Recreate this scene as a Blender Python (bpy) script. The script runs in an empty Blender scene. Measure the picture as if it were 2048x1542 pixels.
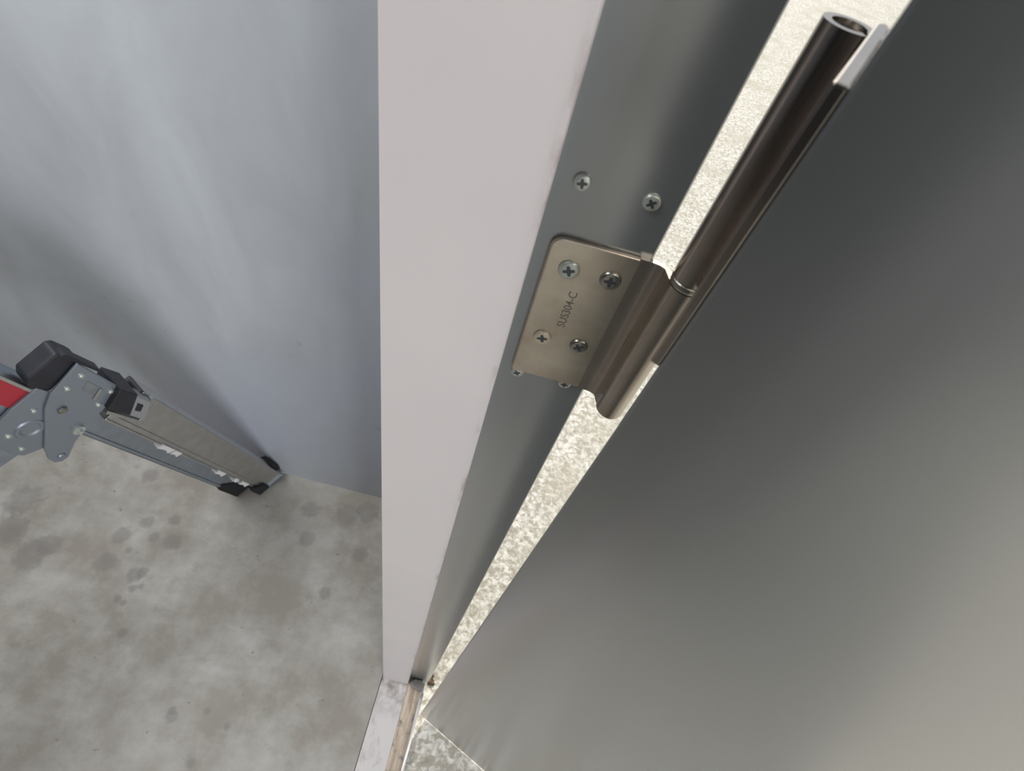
import bpy, bmesh, math, random
from mathutils import Vector, Matrix
random.seed(4)
sc = bpy.context.scene
C = sc.collection
# ------------------------------------------------------------------ camera
cam_d = bpy.data.cameras.new('camera'); cam = bpy.data.objects.new('camera', cam_d); C.objects.link(cam)
RC = ((0.96478807, 0.2585271, 0.04845328), (0.17601022, -0.77144733, 0.61146498), (0.19545942, -0.58140584, -0.78978659))
cam.matrix_world = Matrix(((RC[0][0], -RC[0][1], -RC[0][2], 0), (RC[1][0], -RC[1][1], -RC[1][2], 0),
                           (RC[2][0], -RC[2][1], -RC[2][2], 1.8), (0, 0, 0, 1)))
cam_d.sensor_width = 36; cam_d.lens = 1036.5 / 2048 * 36; cam_d.clip_start = 0.01
cam_d.dof.use_dof = True; cam_d.dof.focus_distance = .46; cam_d.dof.aperture_fstop = 15
sc.camera = cam
# ------------------------------------------------------------------ light
w = bpy.data.worlds.new('world'); sc.world = w; w.use_nodes = True
wn = w.node_tree.nodes; bg = wn['Background']
bg.inputs[0].default_value = (0.86, 0.93, 1.0, 1); bg.inputs[1].default_value = 0.62
def sun(name, d, e, col, ang):
    l = bpy.data.lights.new(name, 'SUN'); l.energy = e; l.color = col; l.angle = math.radians(ang)
    o = bpy.data.objects.new(name, l); o.rotation_euler = Vector(d).to_track_quat('-Z', 'Y').to_euler(); C.objects.link(o)
sun('sun', (-0.07, -0.86, -0.50), 4.3, (1.0, 0.95, 0.86), 0.6)
def area(name, loc, target, sx, sy, e, col):
    l = bpy.data.lights.new(name, 'AREA'); l.shape = 'RECTANGLE'; l.size = sx; l.size_y = sy; l.energy = e; l.color = col
    o = bpy.data.objects.new(name, l); o.location = loc
    o.rotation_euler = (Vector(target) - Vector(loc)).to_track_quat('-Z', 'Y').to_euler(); C.objects.link(o)
area('added_room_fill', (-1.15, .0, 2.70), (-1.10, .02, 0), 1.2, .5, 40, (0.97, 0.985, 1.0))  # added area light under the ceiling, brightens floor and far wall; no known lamp
area('added_outdoor_fill', (2.25, -3.2, 1.5), (-.3, .3, .5), 1.6, 1.4, 88, (0.95, 0.97, 1.0))  # added area light standing in for daylight through the doorway
vs = sc.view_settings; vs.view_transform = 'Standard'; vs.look = 'None'; vs.gamma = 1; vs.use_curve_mapping = False; vs.exposure = 0.0

# ------------------------------------------------------------------ materials
def lin(r, g, b):
    f = lambda c: (c / 255 / 12.92) if c / 255 <= .04045 else ((c / 255 + .055) / 1.055) ** 2.4
    return (f(r), f(g), f(b), 1)
def base_mat(name, col, rough=.6, metal=0., spec=.5):
    m = bpy.data.materials.new(name); m.use_nodes = True; p = m.node_tree.nodes['Principled BSDF']
    p.inputs['Base Color'].default_value = col; p.inputs['Roughness'].default_value = rough
    p.inputs['Metallic'].default_value = metal; p.inputs['Specular IOR Level'].default_value = spec
    return m
class NB:
    def __init__(s, m): s.t = m.node_tree; s.p = s.t.nodes['Principled BSDF']
    def n(s, k, **kw):
        x = s.t.nodes.new(k)
        for a, b in kw.items(): setattr(x, a, b)
        return x
    def l(s, a, b): s.t.links.new(a, b)
    def coord(s, scale=(1, 1, 1), rot=(0, 0, 0), loc=(0, 0, 0)):
        tc = s.n('ShaderNodeTexCoord'); mp = s.n('ShaderNodeMapping')
        mp.inputs['Scale'].default_value = scale; mp.inputs['Rotation'].default_value = rot; mp.inputs['Location'].default_value = loc
        s.l(tc.outputs['Object'], mp.inputs[0]); return mp.outputs[0]
    def noise(s, co, sc_, det=4, rough=.5, dist=0):
        x = s.n('ShaderNodeTexNoise'); x.inputs['Scale'].default_value = sc_; x.inputs['Detail'].default_value = det
        x.inputs['Roughness'].default_value = rough; x.inputs['Distortion'].default_value = dist
        s.l(co, x.inputs['Vector']); return x.outputs[0]
    def ramp(s, f, a, b, ca=(0, 0, 0, 1), cb=(1, 1, 1, 1)):
        r = s.n('ShaderNodeValToRGB'); e = r.color_ramp.elements
        e[0].position = a; e[0].color = ca; e[1].position = b; e[1].color = cb; s.l(f, r.inputs[0]); return r.outputs[0]
    def mix(s, f, a, b):
        x = s.n('ShaderNodeMix', data_type='RGBA')
        for i, v in ((0, f), (6, a), (7, b)):
            if hasattr(v, 'is_linked') or hasattr(v, 'links'): s.l(v, x.inputs[i])
            else: x.inputs[i].default_value = v
        return x.outputs[2]
    def bump(s, f, st, d=.002):
        x = s.n('ShaderNodeBump'); x.inputs['Strength'].default_value = st; x.inputs['Distance'].default_value = d
        s.l(f, x.inputs['Height']); s.l(x.outputs[0], s.p.inputs['Normal'])
    def col(s, c): s.l(c, s.p.inputs['Base Color'])

def mottled(name, c1, c2, scale, rough, bump=0., **kw):
    m = base_mat(name, c1, rough, **kw); b = NB(m); co = b.coord()
    b.col(b.mix(b.ramp(b.noise(co, scale, 6, .6), .35, .65), c1, c2))
    if bump: b.bump(b.noise(co, scale * 6, 5), bump, .001)
    return m

# wall plaster
M_wall = base_mat('wall_plaster', lin(178, 182, 187), .55); b = NB(M_wall)
co = b.coord(scale=(2.2, 1, .9), rot=(0, math.radians(-28), 0)); co2 = b.coord()
c = b.mix(b.ramp(b.noise(co, 2.6, 7, .58, .6), .3, .72), lin(168, 171, 174), lin(186, 190, 195))
c = b.mix(b.ramp(b.noise(co2, .9, 2), .45, .62), c, lin(174, 178, 190))
c = b.mix(b.ramp(b.noise(co2, 9, 3, .5, 1), .70, .76), c, lin(140, 146, 152)); b.col(c); b.bump(b.noise(co2, 30, 6), .12, .002)
# interior concrete
M_floor = base_mat('floor_concrete', lin(150, 148, 140), .5); b = NB(M_floor); co = b.coord()
n1 = b.noise(co, 2.4, 8, .62, .3)
c = b.mix(b.ramp(n1, .28, .70), lin(178, 174, 166), lin(204, 200, 192))
c = b.mix(b.ramp(b.noise(co, 9, 6, .65, .4), .42, .62), c, lin(190, 187, 179))
c2 = b.coord(scale=(1, 1.5, 1), rot=(0, 0, .5))
c = b.mix(b.ramp(b.noise(c2, 14, 7, .68), .54, .70), c, lin(164, 160, 152))
c = b.mix(b.ramp(b.noise(b.coord(scale=(1, 3.2, 1), rot=(0, 0, .75)), 7, 6, .6), .5, .8), c, lin(166, 162, 155))
sep = b.n('ShaderNodeSeparateXYZ'); b.l(co, sep.inputs[0])
brn = b.n('ShaderNodeMath', operation='MULTIPLY'); b.l(b.ramp(sep.outputs['X'], -1.25, -.75, (1, 1, 1, 1), (0, 0, 0, 1)), brn.inputs[0]); b.l(b.ramp(b.noise(co, 5, 6, .65), .35, .6), brn.inputs[1])
c = b.mix(brn.outputs[0], c, lin(156, 149, 138))
c = b.mix(b.ramp(b.noise(co, 38, 3, .5), .70, .76), c, lin(136, 132, 127))
# round drip stains, at their places on the slab
for sx, sy, sr in ((-0.984, 0.416, 0.0261), (-0.832, 0.433, 0.0248), (-0.979, 0.331, 0.0264), (-0.881, 0.316, 0.0204), (-0.863, 0.328, 0.0147), (-0.885, 0.244, 0.0104), (-0.864, 0.238, 0.0080), (-0.863, 0.280, 0.0106), (-0.844, 0.290, 0.0082), (-0.893, 0.434, 0.0144), (-0.936, 0.474, 0.0190), (-0.863, 0.500, 0.0160), (-0.445, 0.544, 0.0247), (-0.586, 0.003, 0.0146), (-0.592, 0.018, 0.0098), (-0.486, -0.082, 0.0112), (-0.438, 0.010, 0.0081), (-0.505, 0.033, 0.0082), (-0.820, 0.164, 0.0120), (-0.349, 0.655, 0.0383), (-0.287, 0.681, 0.0354), (-0.475, 0.640, 0.0276), (-0.324, 0.395, 0.0183), (-1.018, 0.623, 0.0239), (-0.938, 0.380, 0.0095), (-0.260, 0.534, 0.0230), (-1.184, 0.303, 0.0433), (-1.284, 0.356, 0.0446), (-1.153, 0.342, 0.0325), (-1.309, 0.450, 0.0469)):
    mp = b.n('ShaderNodeMapping'); mp.inputs['Location'].default_value = (-sx, -sy, 0)
    tc = b.n('ShaderNodeTexCoord'); b.l(tc.outputs['Object'], mp.inputs[0])
    ln = b.n('ShaderNodeVectorMath', operation='LENGTH'); b.l(mp.outputs[0], ln.inputs[0])
    ad = b.n('ShaderNodeMath', operation='MULTIPLY_ADD'); b.l(b.noise(co, 60, 3), ad.inputs[0]); ad.inputs[1].default_value = -sr * 1.1
    b.l(ln.outputs['Value'], ad.inputs[2])
    c = b.mix(b.ramp(ad.outputs[0], sr * .25 - .0, sr * .75, (.5, .5, .5, 1), (0, 0, 0, 1)), c, lin(126, 121, 116))
b.col(c); b.bump(b.noise(co, 26, 8, .6), .25, .003)
b.l(b.ramp(n1, .3, .7, (.42,) * 3 + (1,), (.6,) * 3 + (1,)), b.p.inputs['Roughness'])
# sunlit ground outside
M_ground = base_mat('ground_concrete', lin(205, 198, 180), .8); b = NB(M_ground); co = b.coord()
c = b.mix(b.ramp(b.noise(co, 46, 6, .65, .6), .42, .60), lin(176, 169, 155), lin(236, 232, 222))
c = b.mix(b.ramp(b.noise(co, 3.2, 4), .48, .66, (0, 0, 0, 1), (.7, .7, .7, 1)), c, lin(186, 178, 160))
c = b.mix(b.ramp(b.noise(co, 17, 4, .6, 1), .62, .72), c, lin(150, 136, 114)); b.col(c); b.bump(b.noise(co, 70, 6), .8, .004)
# pale frame paint, with grime towards the stop edge
M_pale = base_mat('pale_frame_paint', lin(206, 199, 198), .42); b = NB(M_pale); co = b.coord()
sep = b.n('ShaderNodeSeparateXYZ'); b.l(co, sep.inputs[0])
edge = b.ramp(sep.outputs['X'], -.016, .004)
gr = b.ramp(b.noise(b.coord(scale=(1, 1, .35)), 42, 5, .6), .50, .68)
mul = b.n('ShaderNodeMath', operation='MULTIPLY'); b.l(edge, mul.inputs[0]); b.l(gr, mul.inputs[1])
c = b.mix(b.ramp(b.noise(co, 5, 3), .3, .7), lin(205, 199, 198), lin(212, 205, 203))
c = b.mix(mul.outputs[0], c, lin(162, 142, 140)); b.col(c); b.bump(b.noise(co, 500, 2), .06, .0003)
# threshold: same paint worn and dirty
M_sill = base_mat('worn_sill_paint', lin(226, 219, 218), .45); b = NB(M_sill); co = b.coord()
c = b.mix(b.ramp(b.noise(b.coord(scale=(2.2, 1, 1)), 17, 6, .7, .5), .54, .80), lin(226, 219, 216), lin(160, 152, 147))
sep = b.n('ShaderNodeSeparateXYZ'); b.l(co, sep.inputs[0])
far = b.ramp(sep.outputs['Y'], .10, .20)
far2 = b.n('ShaderNodeMath', operation='MULTIPLY'); b.l(far, far2.inputs[0]); b.l(b.ramp(b.noise(co, 30, 4, .6), .35, .6), far2.inputs[1])
c = b.mix(far2.outputs[0], c, lin(140, 132, 124)); b.col(c)
M_brown = base_mat('scuffed_brown_sill', lin(190, 168, 146), .38, spec=.6); b = NB(M_brown)
co = b.coord(scale=(9, 1, 1))
c = b.mix(b.ramp(b.noise(co, 9, 6, .7, .3), .38, .62), lin(226, 208, 186), lin(170, 150, 130))
c = b.mix(b.ramp(b.noise(b.coord(), 26, 5, .6), .52, .64), c, lin(128, 122, 118)); b.col(c); b.bump(b.noise(co, 30, 4), .3, .001)
# grey door paint
def paint(name, col, rough):
    m = base_mat(name, col, rough); b = NB(m); co = b.coord()
    b.col(b.mix(b.ramp(b.noise(co, 3, 3), .35, .7), col, tuple(x * 1.06 for x in col[:3]) + (1,)))
    b.bump(b.noise(co, 420, 3), .05, .0003); return m
M_grey = paint('grey_frame_paint', lin(100, 108, 111), .36)
M_door = paint('grey_door_paint', lin(52, 55, 55), .4)
for m_ in (M_grey, M_door):
    q_ = m_.node_tree.nodes['Principled BSDF']; q_.inputs['IOR'].default_value = 1.9; q_.inputs['Coat Weight'].default_value = 1; q_.inputs['Coat IOR'].default_value = 2.3; q_.inputs['Coat Roughness'].default_value = .22
# steels
def steel(name, col, rough, stretch=(1, 1, 60), st=.05, tarnish=None):
    m = base_mat(name, col, rough, 1.0); b = NB(m); co = b.coord(scale=stretch)
    b.bump(b.noise(co, 22, 4, .6), st, .0006)
    c = b.mix(b.ramp(b.noise(b.coord(), 34, 4, .6), .35, .7), col, tarnish or tuple(x * .86 for x in col[:3]) + (1,)); b.col(c); return m
M_hinge = steel('brushed_hinge_steel', lin(214, 206, 190), .36, (30, 30, 1), .05, lin(190, 178, 162))
M_knuckle = steel('polished_knuckle_steel', lin(190, 180, 172), .20, (30, 30, 1), .02)
M_barrel = steel('satin_barrel_steel', lin(190, 181, 170), .27, (30, 30, 1), .03)
M_screw = steel('zinc_screw', lin(206, 212, 204), .38, (1, 1, 1), .03)
M_screw.node_tree.nodes['Principled BSDF'].inputs['Metallic'].default_value = .55
M_screw_dk = steel('dull_steel_screw', lin(170, 168, 160), .30, (1, 1, 1), .03)
M_screw_lt = steel('warm_bright_screw', lin(232, 220, 196), .42, (1, 1, 1), .03)
M_screw_lt.node_tree.nodes['Principled BSDF'].inputs['Metallic'].default_value = .4
M_slot = base_mat('screw_recess', lin(96, 100, 104), .5, .8)
M_stamp = base_mat('stamped_mark', lin(150, 146, 136), .6, .8)
M_alu = steel('brushed_aluminium', lin(206, 206, 204), .36, (14, 14, .5), .06)
M_alu_blue = steel('bluish_aluminium', lin(178, 188, 200), .42, (14, 14, .5), .05)
M_joint = base_mat('grey_joint_plate', lin(150, 158, 168), .38, .55)
M_black = mottled('black_plastic', lin(34, 35, 42), lin(44, 45, 52), 30, .5)
M_rubber = base_mat('black_rubber', lin(24, 25, 28), .75)
M_red = base_mat('red_label', lin(190, 50, 64), .45)
M_button = base_mat('grey_button_plastic', lin(150, 150, 152), .3)
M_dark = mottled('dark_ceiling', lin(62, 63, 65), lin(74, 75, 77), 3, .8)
M_crumb = mottled('dried_mud', lin(84, 66, 54), lin(112, 92, 76), 80, .9)
M_ext = mottled('outside_render', lin(176, 172, 162), lin(190, 186, 176), 6, .8, .2)
M_white = base_mat('white_lip_paint', lin(228, 224, 222), .3)

# ------------------------------------------------------------------ mesh helpers
def link(name, bm, mat, parent=None, bevel=0., seg=2, smooth=False, M=None):
    me = bpy.data.meshes.new(name)
    if M is not None: bm.transform(M)
    bmesh.ops.recalc_face_normals(bm, faces=bm.faces)
    bm.to_mesh(me); bm.free(); o = bpy.data.objects.new(name, me); C.objects.link(o)
    if mat: me.materials.append(mat)
    if smooth:
        for p in me.polygons: p.use_smooth = True
    if bevel:
        md = o.modifiers.new('bevel', 'BEVEL'); md.width = bevel; md.segments = seg; md.limit_method = 'ANGLE'; md.angle_limit = math.radians(35)
        md.harden_normals = False
    if parent: o.parent = parent
    return o
def addbox(bm, a, b_):
    r = bmesh.ops.create_cube(bm, size=1)['verts']
    for v in r: v.co = Vector([(a[i] + b_[i]) / 2 + v.co[i] * abs(b_[i] - a[i]) for i in range(3)])
    return r
def box(name, a, b_, mat, parent=None, bevel=0., M=None):
    bm = bmesh.new(); addbox(bm, a, b_); return link(name, bm, mat, parent, bevel, M=M)
def addprism(bm, pts, z0, z1):           # polygon in xy extruded along z
    lo = [bm.verts.new((p[0], p[1], z0)) for p in pts]; hi = [bm.verts.new((p[0], p[1], z1)) for p in pts]
    n = len(pts); bm.faces.new(lo[::-1]); bm.faces.new(hi)
    for i in range(n): bm.faces.new((lo[i], lo[(i + 1) % n], hi[(i + 1) % n], hi[i]))
def prism(name, pts, z0, z1, mat, parent=None, bevel=0., M=None, seg=2):
    bm = bmesh.new(); addprism(bm, pts, z0, z1); return link(name, bm, mat, parent, bevel, M=M, seg=seg)
def lathe(bm, prof, n=24):               # profile (r, z) around z
    rings = []
    for r, z in prof:
        rings.append([bm.verts.new((r * math.cos(2 * math.pi * i / n), r * math.sin(2 * math.pi * i / n), z)) for i in range(n)] if r > 1e-6 else [bm.verts.new((0, 0, z))])
    for a, b_ in zip(rings, rings[1:]):
        for i in range(n):
            j = (i + 1) % n
            if len(a) == 1 and len(b_) == 1: continue
            if len(a) == 1: bm.faces.new((a[0], b_[i], b_[j]))
            elif len(b_) == 1: bm.faces.new((a[i], a[j], b_[0]))
            else: bm.faces.new((a[i], a[j], b_[j], b_[i]))
def struct(o, label=None):
    o['kind'] = 'structure'
    if label: o['label'] = label
    return o
def thing(name, label, cat, M=None, group=None):
    o = bpy.data.objects.new(name, None); o.empty_display_size = .05; C.objects.link(o)
    if M is not None: o.matrix_world = M
    o['label'] = label; o['category'] = cat
    if group: o['group'] = group
    return o

# ------------------------------------------------------------------ setting
YP, YR = .2035, .2215        # stop face, rebate face (both look towards -Y, into the opening)
YF = .745                    # far wall
# floor slab of the room, up to the sill
struct(box('floor', (-4.2, -3.6, -.12), (-.0752, YF + .1, 0), M_floor), 'stained grey concrete floor of the room')
struct(box('ground', (.0565, -14, -.30), (26, 30, -.039), M_ground), 'pale rough concrete ground outside in the sun')
struct(box('wall_far', (-4.2, YF, 0), (-.03, YF + .14, 2.75), M_wall), 'grey plastered wall at the far side of the floor')
struct(box('wall_left', (-4.34, -3.6, 0), (-4.2, YF + .14, 2.75), M_wall), 'grey plastered wall on the left')
# wall that holds the doorway: beyond the jamb, before the doorway, above it
struct(box('wall_right', (-.045, .262, -.1), (.048, YF + .14, 2.75), M_wall), 'wall running on behind the hinge jamb')
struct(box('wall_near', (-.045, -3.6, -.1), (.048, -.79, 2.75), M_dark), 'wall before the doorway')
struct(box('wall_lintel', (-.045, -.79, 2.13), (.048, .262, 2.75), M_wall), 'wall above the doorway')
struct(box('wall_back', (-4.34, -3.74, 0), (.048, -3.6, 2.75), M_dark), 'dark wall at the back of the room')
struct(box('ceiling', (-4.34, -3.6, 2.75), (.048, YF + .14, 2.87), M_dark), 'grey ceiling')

struct(box('wall_added_shade', (.048, -1.5, 2.32), (1.5, .35, 2.44), M_dark), 'added unseen slab that shades the outside of the doorway')  # added out of view to keep sky light off the upper door
# door frame
fr = bpy.data.objects.new('trim_1', None); C.objects.link(fr); struct(fr, 'steel door frame with a pale stop face and a grey rebate')
def jamb_prof(sy):   # hinge side outline in xy; sy flips for the lock side
    return None
prism('stop_jamb', [(-.0705, YP), (.0040, YP), (.0050, YP + .001), (.0050, YR + .012), (-.0705, YR + .040), (-.0705, YP + .01)], 0, 2.09, M_pale, fr, .0008)
prism('rebate_jamb', [(.0044, YR), (.0640, YR), (.0652, YR + .0012), (.0652, YR + .040), (.0044, YR + .040)], 0.0, 2.12, M_grey, fr, .0006)
LY = -.748
box('lock_stop_jamb', (-.0705, LY - .06, 0), (.005, LY + .018, 2.09), M_pale, fr, .001)
box('lock_rebate_jamb', (.0052, LY - .06, 0), (.0652, LY, 2.12), M_grey, fr, .001)
box('head_stop', (-.0705, LY, 2.09), (.005, YR, 2.15), M_pale, fr, .001)
box('head_rebate', (.0052, LY, 2.12), (.0652, YR, 2.17), M_grey, fr, .001)
# sill
sl = bpy.data.objects.new('trim_2', None); C.objects.link(sl); struct(sl, 'pale steel door sill with a scuffed brown step')
box('sill_plate', (-.0735, LY - .05, -.06), (.0058, YP + .03, .0), M_sill, sl, .0012)
box('sill_step', (.0062, LY - .05, -.06), (.0480, YR + .03, -.0035), M_brown, sl, .0008)
box('outer_lip', (.0482, LY - .05, -.06), (.0560, YP - .028, .0015), M_white, sl, .0016)
bm = bmesh.new(); addprism(bm, [(.0075, YP + .004), (.0225, YR - .0015), (.046, YR - .0015), (.055, YP + .004), (.050, YP - .012), (.030, YP - .010), (.014, YP - .004)], -.0035, .012)
link('corner_block', bm, mottled('grey_corner_metal', lin(170, 164, 158), lin(140, 134, 128), 60, .35), sl, .002)

# ------------------------------------------------------------------ screws
def cross_bm(r, depth=.0004):
    bm = bmesh.new(); a, t = r * .56, r * .125
    pts = [(a, -t), (a, t), (t * 1.5, t * 1.5), (t, a), (-t, a), (-t * 1.5, t * 1.5), (-a, t), (-a, -t), (-t * 1.5, -t * 1.5), (-t, -a), (t, -a), (t * 1.5, -t * 1.5)]
    addprism(bm, pts, -depth, .00012); return bm
def screw(x, z, y, r, mat, parent, rot, dome=.0012, ring=True, label=None):
    bm = bmesh.new()
    prof = [(0, dome), (r * .40, dome), (r * .80, dome * .97), (r * .93, dome * .80), (r, dome * .35), (r, -.0006)]
    lathe(bm, prof, 28)
    M = Matrix.Translation((x, y, z)) @ Matrix.Rotation(math.pi / 2, 4, 'X')
    o = link('screw', bm, mat, parent, M=M, smooth=True)
    if label: o['label'] = label
    cb = cross_bm(r)
    link('cross_recess', cb, M_slot, o, M=Matrix.Translation((x, y - dome, z)) @ Matrix.Rotation(math.pi / 2, 4, 'X') @ Matrix.Rotation(rot, 4, 'Z'))
    return o
for x, z, rr in ((.0184, 1.674, .25), (.0514, 1.674, .65), (.0177, 1.5312, .5), (.0506, 1.5322, .1)):
    screw(x, z, YR, .0043, M_screw, fr, rr, .0022, label='small zinc frame screw beside the hinge leaf')

# ------------------------------------------------------------------ hinge
AX, AY = .0822, .2090; KR = .0090
hg = thing('door_hinge', 'brushed steel lift-off hinge screwed to the grey rebate of the door frame', 'hinge', Matrix.Translation((0, 0, 0)))
T = .003
# jamb leaf: flat plate that curls out into the knuckle
z0, z1, r = 1.5345, 1.6440, .006
def rounded(xa, xb, za, zb, ra, rb, n=6):  # only the two free corners are rounded
    p = [(xb, za), (xb, zb)]
    for i in range(n + 1): a = math.pi / 2 + i / n * math.pi / 2; p.append((xa + ra + ra * math.cos(a), zb - ra + ra * math.sin(a)))
    for i in range(n + 1): a = math.pi + i / n * math.pi / 2; p.append((xa + rb + rb * math.cos(a), za + rb + rb * math.sin(a)))
    return p
bm = bmesh.new(); addprism(bm, rounded(.0130, .0600, z0, z1, .0065, .002), 0, T)
leaf = link('jamb_leaf', bm, M_hinge, hg, .0010, M=Matrix(((1, 0, 0, 0), (0, 0, -1, YR), (0, 1, 0, 0), (0, 0, 0, 1))), seg=3)
# curved web from leaf into the knuckle and the rolled knuckle itself, one sheet section
def sheet(bm, path, t, za, zb):
    L = []; R_ = []
    for i, p in enumerate(path):
        a = Vector(path[max(i - 1, 0)]); b_ = Vector(path[min(i + 1, len(path) - 1)]); d = (b_ - a).normalized(); nn = Vector((-d.y, d.x)) * t / 2
        L.append(Vector(p) + nn); R_.append(Vector(p) - nn)
    vs_ = []
    for l_, r_ in zip(L, R_): vs_.append([bm.verts.new((l_.x, l_.y, za)), bm.verts.new((r_.x, r_.y, za)), bm.verts.new((r_.x, r_.y, zb)), bm.verts.new((l_.x, l_.y, zb))])
    for a, b_ in zip(vs_, vs_[1:]):
        for k in range(4): bm.faces.new((a[k], b_[k], b_[(k + 1) % 4], a[(k + 1) % 4]))
    bm.faces.new(vs_[0]); bm.faces.new(vs_[-1][::-1])
def knuckle_path(ang0, ang1, cx, cy, r, n=30):
    return [(cx + r * math.cos(ang0 + (ang1 - ang0) * i / n), cy + r * math.sin(ang0 + (ang1 - ang0) * i / n)) for i in range(n + 1)]
rm = KR - T / 2
# leaf centre line y = YR-T/2 runs to the dip just before the knuckle, then rolls round it
pl = [(.0585, YR - T / 2), (.062, YR - T / 2), (.066, YR - T / 2 - .0002), (.0695, YR - T / 2 - .001)]
path = pl + [(.0725, YR - T / 2 - .003)] + knuckle_path(math.radians(175), math.radians(175 + 318), AX, AY, rm)
bm = bmesh.new(); sheet(bm, path, T, 1.5340, 1.6446); o = link('lower_knuckle', bm, M_barrel, hg, 0, smooth=True)
o['label'] = 'lower rolled barrel of the hinge'
md = o.modifiers.new('split', 'EDGE_SPLIT'); md.split_angle = math.radians(38)
# pin inside and washer between barrels
bm = bmesh.new(); lathe(bm, [(0, 1.531), (.0050, 1.531), (.0056, 1.532), (.0056, 1.7550), (.0050, 1.7556), (0, 1.7556)], 24)
link('pin', bm, M_screw_dk, hg, M=Matrix.Translation((AX, AY, 0)), smooth=False)
bm = bmesh.new(); lathe(bm, [(.0058, 1.6450), (.0088, 1.6450), (.0092, 1.6464), (.0092, 1.6484), (.0088, 1.6490), (.0058, 1.6490)], 32)
link('washer', bm, M_screw_dk, hg, M=Matrix.Translation((AX, AY, 0)), smooth=False)
# door half, built in the closed pose then turned with the door
OPEN = math.radians(66)
DM = Matrix.Translation((AX, AY, 0)) @ Matrix.Rotation(OPEN, 4, 'Z')
DIN, DOUT, DE = -.0735, -.0150, -.0110    # inner face, outer face, hinge edge (local, from the pin)
path = [(DIN + .012, DE + .0018), (-.030, DE + .0018), (-.010, DE + .0018), (-.004, DE + .0022)] + knuckle_path(math.radians(-95), math.radians(-95 + 325), 0, 0, rm)
bm = bmesh.new(); sheet(bm, path, T, 1.6495, 1.7575)
o = link('upper_knuckle', bm, M_knuckle, hg, 0, M=DM, smooth=True); o['label'] = 'upper rolled barrel of the hinge'; o.modifiers.new('split', 'EDGE_SPLIT').split_angle = math.radians(38)
bm = bmesh.new(); addprism(bm, [(DIN + .0015, DE), (-.0085, DE), (-.0060, DE - .0012), (-.0020, DE + .0002), (.0008, DE + .0018), (-.0035, DE + .0042), (DIN + .0015, DE + .0042)], 1.6560, 1.7610)
o = link('door_leaf', bm, M_knuckle, hg, .0008, M=DM)
# leaf screws
S = YR - T
screw(.0263, 1.6264, S, .0058, M_screw, hg, .35, .0016, label='bright hinge screw, upper left')
screw(.0488, 1.6268, S, .0058, M_screw_dk, hg, .1, .0016, label='dull hinge screw, upper right')
screw(.0254, 1.5722, S, .0056, M_screw_lt, hg, .25, .0016, label='pale warm hinge screw, lower left')
screw(.0481, 1.5728, S, .0056, M_screw_dk, hg, .6, .0016, label='dull hinge screw, lower right')
# stamped letters on the leaf
def text(name, s, size, M, mat, parent):
    cu = bpy.data.curves.new(name, 'FONT'); cu.body = s; cu.size = size; cu.extrude = .00006; cu.align_x = 'CENTER'; cu.align_y = 'CENTER'; cu.offset = .00004
    o = bpy.data.objects.new(name, cu); C.objects.link(o); bpy.context.view_layer.update()
    me = bpy.data.meshes.new_from_object(o.evaluated_get(bpy.context.evaluated_depsgraph_get())); bpy.data.objects.remove(o)
    me.transform(M); me.materials.clear(); me.materials.append(mat)
    q = bpy.data.objects.new(name, me); C.objects.link(q); q.parent = parent; return q
# letters lie in the leaf plane and read upwards
TM = Matrix.Translation((.0335, S - .00004, 1.5985)) @ Matrix.Rotation(math.pi / 2, 4, 'X') @ Matrix.Rotation(math.pi / 2, 4, 'Z')
text('stamped_text', 'SUS304-C', .0068, TM, M_stamp, hg)['label'] = 'stamped mark on the hinge leaf'

# ------------------------------------------------------------------ door
dr = bpy.data.objects.new('door_1', None); C.objects.link(dr); dr.matrix_world = DM; struct(dr, 'grey painted steel door leaf standing ajar')
W = .92
box('door_skin', (DIN, DE - W, -.004), (DOUT, DE, 2.105), M_door, dr, .0014)
bm = bmesh.new(); lathe(bm, [(0, 0), (.026, 0), (.026, .006), (.022, .009), (.010, .010), (.010, .045), (0, .045)], 24)
link('handle_rose', bm, M_alu, dr, M=Matrix.Translation((DIN, DE - W + .07, 1.0)) @ Matrix.Rotation(-math.pi / 2, 4, 'Y'), smooth=False)
box('lever', (DIN - .052, DE - W + .062, .991), (DIN - .038, DE - W + .19, 1.009), M_alu, dr, .005)

# ------------------------------------------------------------------ ladder
LP = Vector((-.519, -.813, -.264)); LL = Vector((-.048, -.281, .958)).normalized(); LN = Vector((.854, -.510, -.106))
LN = (LN - LN.dot(LL) * LL).normalized(); LP = LN.cross(LL)
LM = Matrix(((LP.x, LL.x, LN.x, -.640), (LP.y, LL.y, LN.y, .680), (LP.z, LL.z, LN.z, .006), (0, 0, 0, 1)))
ld = thing('folding_ladder', 'folding aluminium ladder with grey joint and red label against the grey wall', 'ladder', LM)
# coordinates below: x = across the rail, y = up along the rail, z = out of the joint plate
def channel(name, xa, xb, ya, yb, zf, dep, mat, t=.003, ribs=()):
    bm = bmesh.new(); addbox(bm, (xa, ya, zf - t), (xb, yb, zf)); addbox(bm, (xa, ya, zf - dep), (xa + t, yb, zf)); addbox(bm, (xb - t, ya, zf - dep), (xb, yb, zf))
    addbox(bm, (xa, ya, zf - dep), (xa + .014, yb, zf - dep + t)); addbox(bm, (xb - .014, ya, zf - dep), (xb, yb, zf - dep + t))
    for rx, rw in ribs: addbox(bm, (rx, ya, zf), (rx + rw, yb, zf + .0025))
    return link(name, bm, mat, ld, .0008)
channel('main_rail', -.060, .022, .0, .855, 0, .045, M_alu, ribs=((.006, .004), (.018, .004), (-.060, .003)))
channel('second_rail', .014, .084, .085, .90, -.040, .040, M_alu_blue, ribs=((.074, .004),))
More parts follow.
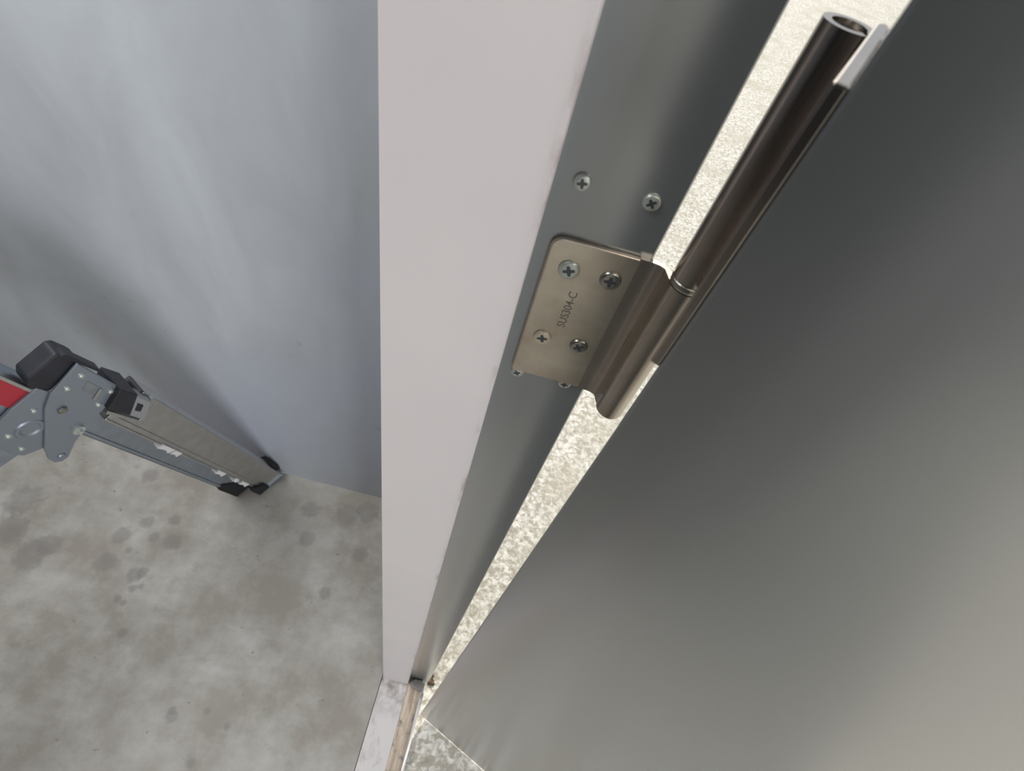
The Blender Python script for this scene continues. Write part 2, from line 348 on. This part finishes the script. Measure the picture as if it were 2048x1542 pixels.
for y, h in ((.655, .05), (.60, .03), (.36, .045), (.19, .05), (.24, .02)):
    bm = bmesh.new(); addprism(bm, [(.016, y), (.030, y + .006), (.026, y - h * .5), (.031, y - h * .8), (.016, y - h)], -.012, .006)
    link('lock_tooth', bm, M_white, ld, .001)
def pad(pts, za, zb): prism('foot_pad', pts, za, zb, M_rubber, ld, .003)
pad([(-.005, .012), (.034, .012), (.034, .085), (.022, .10), (-.005, .06)], -.050, .010)
pad([(-.074, .03), (-.050, .03), (-.050, .13), (-.070, .10)], -.055, -.012)
pad([(.038, .02), (.090, .02), (.090, .16), (.070, .18), (.038, .10)], -.085, -.036)
box('rail_end_cap', (-.0605, .850, -.0460), (.0215, .859, -.0005), M_black, ld, .001)
box('foot_cap', (-.062, -.004, -.046), (.024, .012, .004), M_alu_blue, ld, .002)
# joint plates
prism('rail_plate', [(-.047, 1.033), (-.047, .922), (-.030, .905), (.004, .893), (.022, .889), (.044, .893), (.055, .874), (.080, .862), (.112, .836), (.124, .836), (.131, .847), (.128, .867), (.113, .897), (.075, .945), (.045, .985), (.018, 1.008)], .0035, .0085, M_joint, ld, .0018, seg=3)
prism('section_plate', [(.020, 1.030), (.016, 1.000), (.045, .955), (.085, .905), (.112, .893), (.138, .908), (.142, .926), (.136, .975), (.118, 1.006), (.070, 1.022)], -.003, .0030, M_joint, ld, .0015, seg=3)
bm = bmesh.new(); lathe(bm, [(0, .0030), (.012, .0032), (.016, .0052), (.020, .0052), (.023, .0028), (.023, .002)], 32)
link('pressed_ring', bm, M_joint, ld, M=Matrix.Translation((.088, .958, 0)), smooth=False)
# black grip over the shoulder of the joint
prism('black_grip', [(-.040, 1.068), (-.047, 1.062), (-.050, 1.036), (-.050, 1.022), (-.020, 1.015), (.016, 1.004), (.025, 1.030), (.025, 1.044), (.014, 1.058)], -.034, .0015, M_black, ld, .004, seg=3)
prism('black_edge', [(-.044, 1.064), (-.050, 1.060), (-.056, .985), (-.051, .985), (-.046, 1.03)], -.014, .006, M_black, ld, .001)
# latch button
prism('latch_housing', [(-.048, .930), (-.056, .886), (-.014, .846), (-.004, .902)], -.044, .020, M_black, ld, .002)
prism('latch_button', [(-.053, .884), (-.057, .840), (-.018, .802), (-.013, .848)], -.01, .020, M_button, ld, .003, seg=3)
prism('button_window', [(-.042, .866), (-.044, .850), (-.030, .838), (-.027, .852)], .0195, .0215, M_black, ld, .0008)
for p in ([(-.058, .838), (-.062, .828), (-.058, .822), (-.018, .788), (-.010, .790), (-.008, .800), (-.014, .799), (-.018, .798), (-.054, .831)],
          [(-.010, .800), (-.004, .800), (.008, .880), (.000, .886)]):
    prism('bright_lip', p, -.002, .010, M_alu, ld, .0012)
# rivets and bolts
for x, y in ((-.033, 1.004), (-.003, .997), (-.033, .926), (-.002, .915), (.056, .991), (.112, .974), (.126, .929)):
    bm = bmesh.new(); r = .0058; lathe(bm, [(0, .0042), (r * .5, .0038), (r * .85, .0024), (r, 0), (r, -.002)], 18)
    link('rivet', bm, M_screw, ld, M=Matrix.Translation((x, y, .0085 if x < .05 else .0030)), smooth=True)
bm = bmesh.new(); lathe(bm, [(0, .006), (.006, .006), (.008, .004), (.008, 0), (0, 0)], 6)
link('hex_bolt', bm, M_screw_dk, ld, M=Matrix.Translation((.033, .961, .0085)))
bm = bmesh.new(); lathe(bm, [(0, .012), (.004, .012), (.0045, .006), (.010, .006), (.010, 0), (0, 0)], 20)
link('stop_pin', bm, M_screw, ld, M=Matrix.Translation((.054, .892, .0085)) , smooth=False)
bm = bmesh.new(); lathe(bm, [(.0, .003), (.005, .003), (.007, .0015), (.007, 0), (0, 0)], 18)
link('stop_pin', bm, M_joint, ld, M=Matrix.Translation((.114, .852, .0085)), smooth=False)
# pressed slot in the rail plate
prism('plate_slot', [(-.030, .985), (-.030, .955), (-.012, .945), (-.012, .972)], .0082, .0095, mottled('shadowed_slot_metal', lin(138, 140, 142), lin(120, 122, 124), 40, .4), ld, .0008)
prism('slot_rib', [(-.030, .952), (-.030, .944), (-.006, .930), (-.006, .938)], .0082, .0112, M_alu, ld, .001)
# upper section: rail with the red label, going up; brace going out; and its leg down to the floor
channel('upper_rail', .028, .112, 1.012, 1.62, -.004, .045, M_alu_blue)
box('red_label', (.0335, 1.022, -.0045), (.0700, 1.50, -.0030), M_red, ld)
box('rail_edge_strip', (.0262, 1.014, -.012), (.0325, 1.62, .0005), M_alu, ld, .001)
bm = bmesh.new(); addbox(bm, (.120, .908, -.042), (.62, .988, -.004)); link('side_rail', bm, M_alu_blue, ld, .002)
# leg of that side rail, to the floor
Li = LM.inverted(); e = LM @ Vector((.60, .948, -.023)); f = Vector((e.x - .10, e.y - .06, .003))
d = (e - f).normalized(); q = d.to_track_quat('Z', 'Y').to_matrix().to_4x4()
bm = bmesh.new(); addbox(bm, (-.02, -.035, 0), (.02, .035, (e - f).length)); link('outer_leg', bm, M_alu_blue, ld, .002, M=Li @ Matrix.Translation(f) @ q)

# ------------------------------------------------------------------ crumbs of mud at the foot of the jamb
random.seed(2)
bm = bmesh.new()
for i in range(34):
    r = bmesh.ops.create_icosphere(bm, subdivisions=1, radius=1)['verts']
    q = random.uniform(.002, .008); x = .064 + random.uniform(0, .014); y = .222 + random.choice((random.uniform(0, .03), random.uniform(.06, .11)))
    for v in r:
        v.co *= random.uniform(.7, 1.2); v.co = Vector((x + v.co.x * q, y + v.co.y * q, -.039 + q * .3 + v.co.z * q * .6))
o = link('mud_crumbs', bm, M_crumb)
o['kind'] = 'stuff'; o['label'] = 'brown crumbs of dried mud outside the foot of the hinge jamb'; o['category'] = 'mud'
